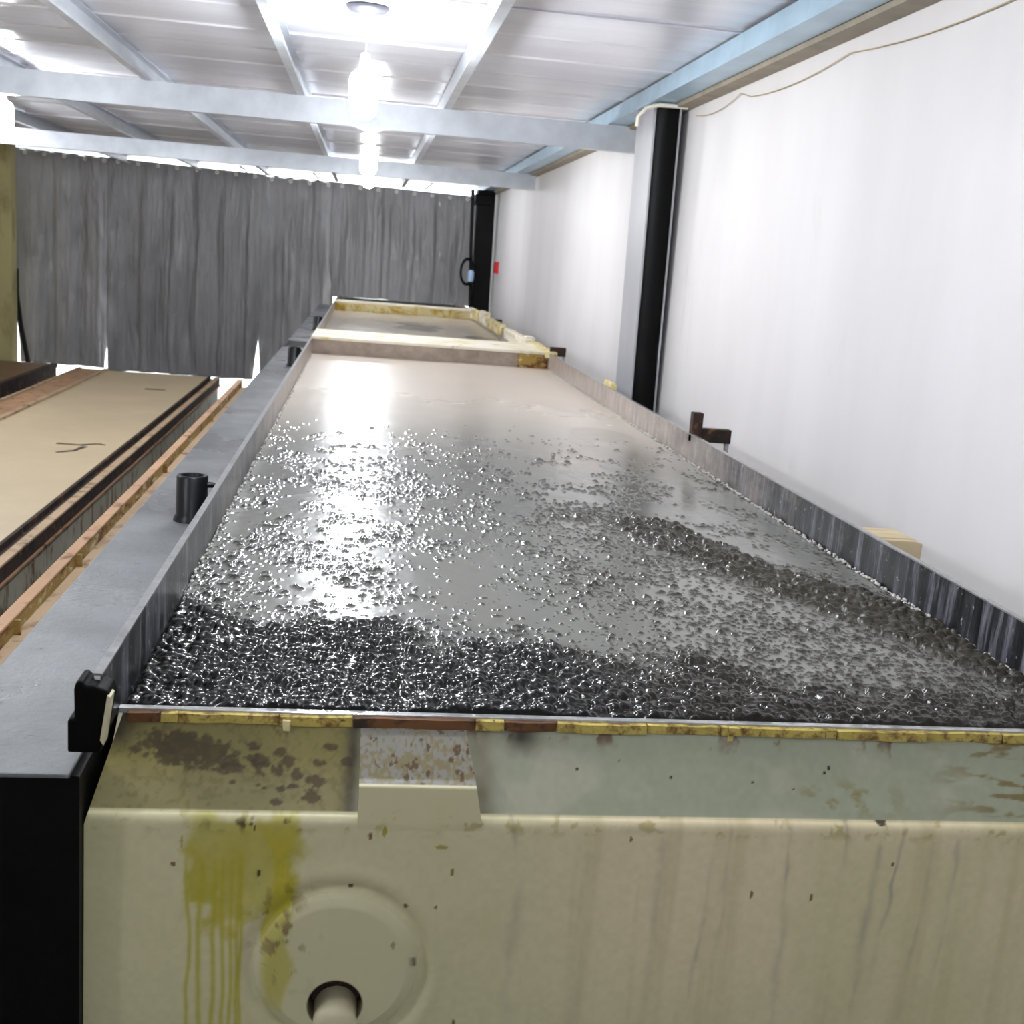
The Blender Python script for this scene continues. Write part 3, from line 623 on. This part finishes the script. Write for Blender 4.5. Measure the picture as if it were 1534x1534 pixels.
# black rubber block closing the end of the left side plate
def rubber_block():
    b = MB(); pf = [(-0.447, -0.845), (-0.394, -0.845), (-0.386, -0.79), (-0.379, -0.752), (-0.384, -0.735), (-0.405, -0.727), (-0.418, -0.727), (-0.426, -0.718), (-0.434, -0.722), (-0.437, -0.735), (-0.436, -0.785), (-0.447, -0.787)]
    b.extrude_xz([(x, Z(z)) for x, z in pf], 1.87, 1.93); return b
tp(rubber_block().build('rubber_block', M['rubber'], tank, bevel=0.004))
tp(MB().add([(-0.383, 1.866, Z(-0.742)), (-0.378, 1.868, Z(-0.745)), (-0.389, 1.868, Z(-0.83)), (-0.394, 1.866, Z(-0.82)), (-0.383, 1.90, Z(-0.742)), (-0.378, 1.90, Z(-0.745)), (-0.389, 1.90, Z(-0.83)), (-0.394, 1.90, Z(-0.82))], [(0, 3, 2, 1), (4, 5, 6, 7), (0, 1, 5, 4), (1, 2, 6, 5), (2, 3, 7, 6), (3, 0, 4, 7)]).build('rubber_flap', M['cream_paint'], tank))
# boss with an arched opening and a pipe stub
def boss():
    cx, cz, n = 0.012, Z(-1.288), 240
    prof = [(0.150, 0.0), (0.148, 0.006), (0.142, 0.010), (0.130, 0.012), (0.128, 0.013)]
    rows = []
    for r, h in prof:
        rows.append([(cx+r*math.cos(2*math.pi*k/n), 1.945-h, cz+r*math.sin(2*math.pi*k/n)) for k in range(n+1)])
    # inner edge: arch outline, round head and straight legs
    arch = []
    for k in range(n+1):
        a = 2*math.pi*k/n; ca, sa = math.cos(a), math.sin(a); w = 0.050; top = -0.073
        # ray from (0,-0.115) to outline of a stadium
        x_, z_ = w*ca, top+w*sa
        arch.append((cx+x_, 1.945-0.013, cz+z_))
    outer = rows[-1]; inner = [(cx+(x-cx)*1.06, y, cz+top+(z-cz-top)*1.06) for x, y, z in arch]
    for q in range(1, 25):
        f_ = q/24.0; rows.append([tuple(a_+(b_-a_)*f_ for a_, b_ in zip(pa, pb)) for pa, pb in zip(outer, inner)])
    rows.append(arch); rows.append([(x, 1.99, z) for x, y, z in arch])
    P = np.array(rows); X, Zr_ = P[..., 0], P[..., 2]-CZ
    c = body_tint(X, Zr_); c = mixc(c, np.array(srgb(192, 190, 160)), 0.15*np.ones(X.shape))
    c[-1] = DARK*0.5; c[-2] = mixc(c[-2], RUST*0.5, 0.7*np.ones(X.shape[1]))
    return grid_mesh('boss', P, c)
bo = tp(link('boss', boss(), M['front'], tank)); md = bo.modifiers.new('split', 'EDGE_SPLIT'); md.split_angle = math.radians(50)
MB().lathe([(0.0, 0.0), (0.056, 0.0)], 32, 'Y', (0.012, 1.99, Z(-1.361))).build('opening_back', M['rust_dark'], bo)
MB().lathe([(0.0, 0.030), (0.026, 0.029), (0.036, 0.024), (0.041, 0.014), (0.041, -0.04)], 32, 'Y', (0.014, 1.945, Z(-1.398))).build('pipe_stub', M['cream_paint'], bo, True)

# ------------------------------------------------------------------ froth
def froth_mesh():
    x0, x1 = XL+0.001, XR-0.001
    nx = 640; xs = np.linspace(x0, x1, nx)
    ys = [2.058]
    while ys[-1] < YW1-0.02: ys.append(ys[-1]+0.0042*(ys[-1]/2)**1.45)
    ys = np.array(ys); ys = 2.058+(ys-2.058)*(YW1-0.006-2.058)/(ys[-1]-2.058); ny = len(ys)
    X, Yv = np.meshgrid(xs, ys)
    H = np.zeros_like(X); foam = np.zeros_like(X); brown = np.zeros_like(X)
    # lazy swells
    H += 0.006*(fbm(X*2.2, Yv*1.6, 301, 3)-0.5)+0.0022*(fbm(X*14, Yv*9, 305, 3)-0.5)*sstep(7.5, 3.0, Yv)
    def bound(x): return np.interp(x, [-0.42, -0.3, 0.0, 0.27, 0.68, 1.08, 1.55], [2.78, 2.70, 2.62, 2.50, 2.34, 2.26, 2.30])
    ridge = np.array([(0.98, 3.75), (1.10, 3.45), (1.2, 3.22), (1.33, 2.98), (1.45, 2.75), (1.54, 2.50)])
    def ridge_d(x, y):
        d = np.full(np.shape(x), 9.0)
        for (ax, ay), (bx, by) in zip(ridge[:-1], ridge[1:]):
            t_ = np.clip(((x-ax)*(bx-ax)+(y-ay)*(by-ay)*0.6)/((bx-ax)**2+(by-ay)**2*0.6), 0, 1)
            d = np.minimum(d, np.hypot(x-ax-t_*(bx-ax), (y-ay-t_*(by-ay))*0.75))
        return d
    N = 130000
    bx = RNG.uniform(x0, x1, N)
    by = 2.02+(RNG.uniform(0, 1, N)**1.6)*5.2
    pick = RNG.uniform(0, 1, N)
    clump = fbm(bx*9, by*7, 311, 3)
    near = sstep(0.16, -0.16, by-bound(bx)+0.5*(fbm(bx*5, by*5, 313, 4)-0.5))
    rd = ridge_d(bx, by); rdg = sstep(0.17, 0.05, rd+0.10*(clump-0.5))
    arc = np.interp(bx, [0.3, 0.45, 0.62, 0.86, 1.08, 1.2, 1.55], [3.0, 3.6, 3.95, 4.15, 3.9, 3.5, 3.2])
    zone = sstep(0.36, 0.62, bx)*sstep(0.08, -0.12, by-arc)*(0.3+0.7*sstep(0.38, 0.60, clump))*(0.7+0.6*sstep(-0.7, -0.1, by-arc))
    right = sstep(0.55, 0.9, bx)*sstep(3.2, 2.7, by)*0.45
    lw = np.exp(-((bx-XL)/0.16)**2)*sstep(3.5, 2.9, by)*0.6
    sparse = 0.22*sstep(0.44, 0.66, clump)*sstep(6.2, 4.2, by)+0.10*np.exp(-((bx-0.1)/0.4)**2)*sstep(6.0, 4.0, by)*(0.4+1.2*sstep(0.35, 0.6, clump))
    gap = 1-0.8*np.exp(-((bx-0.27)/0.2)**2-((by-2.95)/0.28)**2)-0.55*np.exp(-((bx-1.36)/0.12)**2-((by-3.5)/0.25)**2)
    prob = np.clip(np.maximum.reduce([near*0.9, rdg*0.75, zone*0.55, right*0.7, lw*0.7, sparse])*gap, 0, 1)
    keep = pick < prob
    bx, by, near, rdg, zone = bx[keep], by[keep], near[keep], rdg[keep], zone[keep]
    rad = RNG.lognormal(0, 0.35, len(bx))*np.where(near > 0.5, 0.0074, np.where(rdg > 0.5, 0.0070, 0.0044))
    rad = np.clip(rad, 0.0026, 0.014)*(1+0.10*(by-2))
    B = np.zeros_like(X); lift = np.where((near > 0.3) | (rdg > 0.4), RNG.uniform(0.0, 0.7, len(bx)), 0.0); dxs = xs[1]-xs[0]
    for i in range(len(bx)):
        r = rad[i]; j0 = int((bx[i]-r-x0)/dxs); j1 = int((bx[i]+r-x0)/dxs)+2
        k0 = np.searchsorted(ys, by[i]-r); k1 = np.searchsorted(ys, by[i]+r)+1
        j0 = max(j0, 0); j1 = min(j1, nx); k0 = max(k0-1, 0); k1 = min(k1, ny)
        if j1 <= j0 or k1 <= k0: continue
        dd = ((xs[None, j0:j1]-bx[i])**2+(ys[k0:k1, None]-by[i])**2)/(r*r)
        hh = np.where(dd < 1, r*(0.80*np.sqrt(np.clip(1-dd, 0, 1))+lift[i]), 0)
        np.maximum(B[k0:k1, j0:j1], hh, out=B[k0:k1, j0:j1])
        fm = foam[k0:k1, j0:j1]; np.maximum(fm, np.clip(1.25*np.sqrt(np.clip(1-dd, 0, 1)), 0, 1), out=fm)
    H += B
    nearm = sstep(0.20, -0.20, Yv-bound(X)+0.5*(fbm(X*5, Yv*5, 313, 4)-0.5)); rm = sstep(0.22, 0.02, ridge_d(X, Yv)+0.16*(fbm(X*7, Yv*6, 315, 4)-0.5))*sstep(0.95, 1.2, X)
    H += nearm*(0.016*(fbm(X*14, Yv*12, 331, 2)-0.45)+0.003*(fbm(X*70, Yv*60, 333, 2)-0.5))
    H += rm*(0.016*(fbm(X*16, Yv*14, 335, 2)-0.45)+0.003*(fbm(X*60, Yv*50, 337, 2)-0.5))
    # scum skin patches farther off
    skin = sstep(0.52, 0.60, fbm(X*3.2, Yv*1.5, 341, 5))*np.exp(-((X-1.15)/0.35)**2)*sstep(4.3, 5.0, Yv)*sstep(7.6, 6.4, Yv)
    H += 0.004*skin*(fbm(X*22, Yv*12, 343, 3)-0.2)
    # damp down at the rims so nothing pokes through the plates
    edge = sstep(0, 0.012, X-x0)*sstep(0, 0.012, x1-X)*sstep(2.056, 2.07, Yv)
    H *= edge; H = np.minimum(H, 0.055)
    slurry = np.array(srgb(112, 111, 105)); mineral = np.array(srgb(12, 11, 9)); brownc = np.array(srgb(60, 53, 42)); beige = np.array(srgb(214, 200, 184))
    c = np.zeros(X.shape+(3,)); c[:] = slurry
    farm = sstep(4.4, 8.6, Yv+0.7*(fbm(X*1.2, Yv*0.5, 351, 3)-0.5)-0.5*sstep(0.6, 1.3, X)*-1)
    c = mixc(c, beige, farm)  # beige pulp tone, raised far off to carry the bright grazing reflection
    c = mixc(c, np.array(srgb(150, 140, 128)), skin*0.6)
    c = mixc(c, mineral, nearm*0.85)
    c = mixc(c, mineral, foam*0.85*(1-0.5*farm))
    c = mixc(c, brownc, np.clip(rm*1.1, 0, 1)*0.65*(0.4+0.6*fbm(X*30, Yv*30, 353, 3)))
    bz = sstep(0.35, 0.7, X)*sstep(4.5, 3.8, Yv); c = mixc(c, brownc*0.8, bz*foam*0.6*(1-0.6*nearm))
    rough = 0.16+0.05*fbm(X*5, Yv*5, 361, 3)+0.02*foam+0.12*farm+0.1*rm
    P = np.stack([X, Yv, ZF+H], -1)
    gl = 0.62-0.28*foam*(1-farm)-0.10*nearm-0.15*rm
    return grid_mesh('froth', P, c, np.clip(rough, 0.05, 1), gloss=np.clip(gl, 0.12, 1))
M['froth'] = attr_mat('wet_mineral_froth', spec=0.6, bump=0.05, bscale=160, rough_attr=True)
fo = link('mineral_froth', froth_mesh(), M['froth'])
tag(fo, 'dark wet bubbling froth filling the nearest tank cell', 'froth', kind='stuff')
def far_froth(ya, yb2, seed, label):
    xs = np.linspace(XL+0.001, XR-0.001, 130); ys = np.linspace(ya+0.004, yb2-0.016, 200); X, Yv = np.meshgrid(xs, ys)
    H = 0.010*(fbm(X*2.2, Yv*1.4, seed, 4)-0.5)+0.006*sstep(0.5, 0.7, fbm(X*6, Yv*3, seed+3, 4))
    c = np.zeros(X.shape+(3,)); c[:] = srgb(198, 186, 170)  # pale tone stands in for the bright white reflection on the froth
    c = mixc(c, np.array(srgb(126, 120, 112)), sstep(0.46, 0.66, fbm(X*1.6, Yv*1.0, seed+5, 4))*sstep(0.0, 0.7, X))
    o = link('mineral_froth', grid_mesh('froth', np.stack([X, Yv, ZF+H], -1), c, 0.2+0*X, gloss=0.6+0*X), M['froth']); tag(o, label, 'froth', kind='stuff')
far_froth(YW1b, YW2, 401, 'smooth froth in the second tank cell, its bright reflection put into a pale colour')
far_froth(YW2b, YE-0.02, 411, 'dark smooth froth in the last tank cell by the curtain')
# pale scum beads along the foot of the side plates
def scum(xc, sgn, seed, n, ya, yb2):
    rnd = random.Random(seed); bm = bmesh.new()
    for i in range(n):
        yy = ya*(yb2/ya)**(i/n)+rnd.uniform(-0.01, 0.01); r = rnd.uniform(0.002, 0.0065)*(0.8+yy*0.08)
        res = bmesh.ops.create_icosphere(bm, subdivisions=1, radius=r)
        off = Vector((xc+sgn*rnd.uniform(-0.002, 0.008), yy, ZF+rnd.uniform(0.0, 0.008)))
        for vv in res['verts']: vv.co = Vector((vv.co.x*0.8, vv.co.y*rnd.uniform(1.0, 2.2), vv.co.z*0.8))+off
    me = bpy.data.meshes.new('scum'); bm.to_mesh(me); bm.free(); return me
o = link('scum_line', scum(XR-0.004, -1, 5, 700, 2.2, 9.5), M['scum'], None, True); tag(o, 'pale scum beads along the foot of the right side plate', 'scum', kind='stuff')
o = link('scum_line', scum(XL+0.004, 1, 6, 260, 2.9, 9.5), M['scum'], None, True); tag(o, 'thin pale scum along the foot of the left side plate', 'scum', kind='stuff')

# ------------------------------------------------------------------ launder beside the tank
ZL = Z(-0.90); LX0, LX1 = -0.712, -0.452
la = empty('launder', (-0.6, 2.0, 0), 'dark grey wet launder running along the left side of the tank', 'launder')
LI = Matrix.Translation((0.6, -2.0, 0))
def lp(o): o.matrix_parent_inverse = LI; return o
lp(box('cover', M['launder'], LX0, LX1, 1.905, 10.85, ZL-0.008, ZL, la, bevel=0.002))
lp(box('cover', M['launder'], LX0, LX1, 11.6, 19.6, ZL-0.008, ZL, la, bevel=0.002))
lp(box('joint_strip', M['dark_steel'], LX0+0.02, LX1, 10.85, 11.6, ZL-0.03, ZL-0.012, la))
lp(box('trough_and_gap_shade', M['flat_black'], LX0+0.012, -0.4375, 1.915, 19.6, 0.0, ZL-0.008, la))  # black box stands in for the dark gap under the launder
def pipe_stub(x, y, h, r):
    o = MB().lathe([(r*1.18, 0), (r*1.12, 0.012), (r, 0.022), (r, h-0.004), (r-0.004, h), (r*0.74, h), (r*0.70, h-0.004), (r*0.70, 0.01), (0, 0.01)], 28, 'Z', (x, y, ZL)).build('pipe_stub', M['dark_steel'], la, True); lp(o)
    s = MB().tube([(x+r*0.8, y, ZL+h*0.80), (x+r*1.35, y, ZL+h*0.80), (x+r*1.75, y+0.005, ZL+h*0.79)], [0.011, 0.010, 0.004], 8).build('spigot', M['dark_steel'], o, True)
M['dark_steel'] = simple('dark_wet_steel', srgb(14, 16, 19), 0.35, 0.0, 0.35, 12, 0.15, 40, spec=0.3)
pipe_stub(-0.522, 3.82, 0.150, 0.050); pipe_stub(-0.505, 9.1, 0.148, 0.050); pipe_stub(-0.497, 13.4, 0.148, 0.052)

# ------------------------------------------------------------------ rusty rail outside the launder
ra = empty('rusty_rail', (-0.95, 2.0, 0), 'stepped rusty brown rail next to the grey launder', 'rail')
RI = Matrix.Translation((0.95, -2.0, 0))
def rp(o): o.matrix_parent_inverse = RI; return o
rp(box('top_flange', M['rust'], -0.985, -0.945, 0.6, 9.7, Z(-1.110), Z(-1.10), ra, bevel=0.003))
rp(box('web', M['rust_ochre'], -0.958, -0.948, 0.6, 9.7, Z(-1.155), Z(-1.110), ra))
rp(box('lower_flange', M['rust_pale'], -0.958, -0.80, 0.6, 9.7, Z(-1.167), Z(-1.155), ra, bevel=0.003))
for yy in (2.3, 3.35, 4.1, 5.9, 7.7):
    rp(box('stiffener', M['rust_ochre'], -0.948, -0.930, yy, yy+0.012, Z(-1.155), Z(-1.110), ra)) if yy < 9.6 else None
for yy in (1.5, 5.5, 9.5):
    rp(box('leg', M['rust_dark'], -0.985, -0.958, yy, yy+0.06, 0, Z(-1.110), ra))

# ------------------------------------------------------------------ lower rows on the left
ZB = Z(-2.10)
rowb = empty('low_tank_row', (-3.1, 12, 0), 'low tank row covered by a flat beige board, rust along both rims', 'tank')
BI = Matrix.Translation((3.1, -12, 0))
def bp_(o): o.matrix_parent_inverse = BI; return o
YL0, YL1 = 2.0, 18.65
bp_(box('board', M['board'], -3.84, -2.335, YL0, YL1, ZB-0.03, ZB, rowb, bevel=0.003))
bp_(box('slot', M['rust_dark'], -2.335, -2.24, YL0, YL1, ZB-0.07, ZB-0.03, rowb))
bp_(box('inner_angle', M['rust_dark'], -2.33, -2.30, YL0, YL1, ZB-0.03, ZB+0.015, rowb, bevel=0.003))
bp_(box('rim', M['rust_pale'], -2.235, -2.165, YL0, YL1, ZB-0.012, ZB+0.004, rowb, bevel=0.003))
bp_(box('rim_shadow', M['rust_dark'], -2.185, -2.165, YL0, YL1, ZB-0.11, ZB-0.012, rowb))  # dark strip stands in for the shadow under the rim's overhang
bp_(box('rim_foot', M['rust'], -2.20, -2.15, YL0, YL1, ZB-0.125, ZB-0.11, rowb))
bp_(box('side_panel', M['stained_side'], -2.23, -2.19, YL0, YL1, 0, ZB-0.11, rowb))
bp_(box('rim', M['rust'], -4.25, -3.86, YL0, YL1, ZB-0.02, ZB+0.01, rowb, bevel=0.003))
bp_(box('rim_edge', M['rust_pale'], -3.90, -3.84, YL0, YL1, ZB-0.01, ZB+0.03, rowb, bevel=0.003))
bp_(box('rim_edge', M['rust_pale'], -4.28, -4.24, YL0, YL1, ZB-0.06, ZB+0.03, rowb, bevel=0.003))
bp_(box('core', M['rust_dark'], -4.2, -2.25, YL0+0.02, YL1-0.02, 0, ZB-0.07, rowb))
def flake(pts, w):
    b = MB()
    for (xa, ya), (xb_, yb_) in zip(pts[:-1], pts[1:]):
        d = Vector((xb_-xa, yb_-ya)).normalized(); nrm = Vector((-d.y, d.x))*w
        b.add([(xa-nrm.x, ya-nrm.y, ZB+0.001), (xb_-nrm.x*0.6, yb_-nrm.y*0.6, ZB+0.001), (xb_+nrm.x*0.6, yb_+nrm.y*0.6, ZB+0.001), (xa+nrm.x, ya+nrm.y, ZB+0.001),
               (xa-nrm.x, ya-nrm.y, ZB+0.004), (xb_-nrm.x*0.6, yb_-nrm.y*0.6, ZB+0.004), (xb_+nrm.x*0.6, yb_+nrm.y*0.6, ZB+0.004), (xa+nrm.x, ya+nrm.y, ZB+0.004)],
              [(4, 5, 6, 7), (0, 1, 5, 4), (1, 2, 6, 5), (2, 3, 7, 6), (3, 0, 4, 7)])
    return bp_(b.build('debris_streak', M['scuff'], rowb))
flake([(-2.95, 11.95), (-2.72, 11.92), (-2.58, 12.05)], 0.03); flake([(-2.66, 11.85), (-2.70, 11.6), (-2.83, 11.45)], 0.03); flake([(-2.58, 12.05), (-2.5, 12.0)], 0.02); flake([(-2.95, 16.7), (-2.68, 16.72)], 0.05)
rowc = empty('low_tank_row', (-5.4, 12, 0), 'brown covered low row at the far left beside the olive post', 'tank')
CI = Matrix.Translation((5.4, -12, 0))
for nm, mt, a in (('board', M['brown_board'], (-6.28, -4.78, YL0, 19.1, ZB-0.03, ZB)), ('rim', M['rust_dark'], (-4.78, -4.70, YL0, 19.1, ZB-0.05, ZB+0.015)), ('side_panel', M['rust_dark'], (-4.80, -4.72, YL0, 19.1, 0, ZB-0.05)), ('core', M['rust_dark'], (-6.27, -4.82, YL0+0.02, 19.05, 0, ZB-0.03))):
    o = box(nm, mt, *a, parent=rowc); o.matrix_parent_inverse = CI

# ------------------------------------------------------------------ brackets and blocks behind the right side plate
wb_ = MB().extrude_xz([(1.565, Z(-0.86)), (1.735, Z(-0.86)), (1.735, Z(-0.742)), (1.71, Z(-0.735)), (1.565, Z(-0.735))], 3.30, 3.47)
tag(wb_.build('wood_block', M['wood'], None, bevel=0.004), 'pale wooden block wedged behind the right side plate', 'block')
def bracket(y, x1, zt_, h, label, up=True, leg=True):
    root = empty('bracket', (1.6, y, ZT), label, 'bracket', 'dark brackets outside the right side plate'); inv = Matrix.Translation((-1.6, -y, -ZT))
    o = box('arm', M['rust_dark'], 1.563, x1, y, y+0.05, zt_-h, zt_, root, bevel=0.003); o.matrix_parent_inverse = inv
    if up:
        o = box('lug', M['rust_dark'], 1.55, 1.60, y-0.02, y+0.03, zt_-h, zt_+0.075, root, bevel=0.003); o.matrix_parent_inverse = inv
    if leg:
        o = box('hanger', M['column_grey'], x1-0.02, x1-0.004, y+0.01, y+0.04, zt_-h-0.25, zt_-h, root); o.matrix_parent_inverse = inv
bracket(5.3, 1.75, Z(-0.69), 0.065, 'rusty dark bracket with an upright lug, right of the grey column foot')
bracket(9.7, 1.695, Z(-0.66), 0.075, 'dark bracket beside the first cross wall', False)
bracket(15.5, 1.82, Z(-0.742), 0.075, 'dark bracket at the foot of the far black column', False, False)
for y, x1, zt_, lab in ((7.2, 1.60, Z(-0.685), 'small yellowish block behind the side plate, left of the grey column'), (11.2, 1.645, Z(-0.68), 'small cream block on the tank edge behind the first cross wall'), (16.2, 1.73, Z(-0.73), 'cream box on the tank edge below the far black column')):
    o = MB().extrude_xz([(1.562, zt_-0.12), (x1, zt_-0.12), (x1, zt_-0.012), (x1-0.012, zt_), (1.562, zt_)], y, y+0.22).build('edge_block', M['crust_yellow'] if y < 8 else M['crust'], None, bevel=0.004)
    tag(o, lab, 'block', 'small blocks along the right tank edge')

# ------------------------------------------------------------------ cables on the white wall
o = MB().tube([(1.70, 7.80, Z(0.93)), (1.70, 7.79, Z(0.985)), (1.745, 7.79, Z(1.045)), (1.83, 7.79, Z(1.072)), (1.93, 7.79, Z(1.075)), (2.02, 7.79, Z(1.074))], 0.014, 8).build('white_conduit', M['white_plastic'], None, True)
tag(o, 'white plastic conduit bent around the top of the grey column', 'conduit')
pts = []
for ya, yb2, sagd in ((3.2, 5.2, 0.05), (5.2, 6.75, 0.04), (6.75, 7.8, 0.05)):
    for i in range(8):
        t_ = i/8; pts.append((XW-0.012, ya+(yb2-ya)*t_, Z(1.055)-sagd*4*t_*(1-t_)-(0.045 if ya < 6 else 0.02)))
o = MB().tube(pts, 0.0026, 6).build('wall_string', M['string'], None, True); tag(o, 'thin yellowed string sagging along the top of the white wall', 'string')
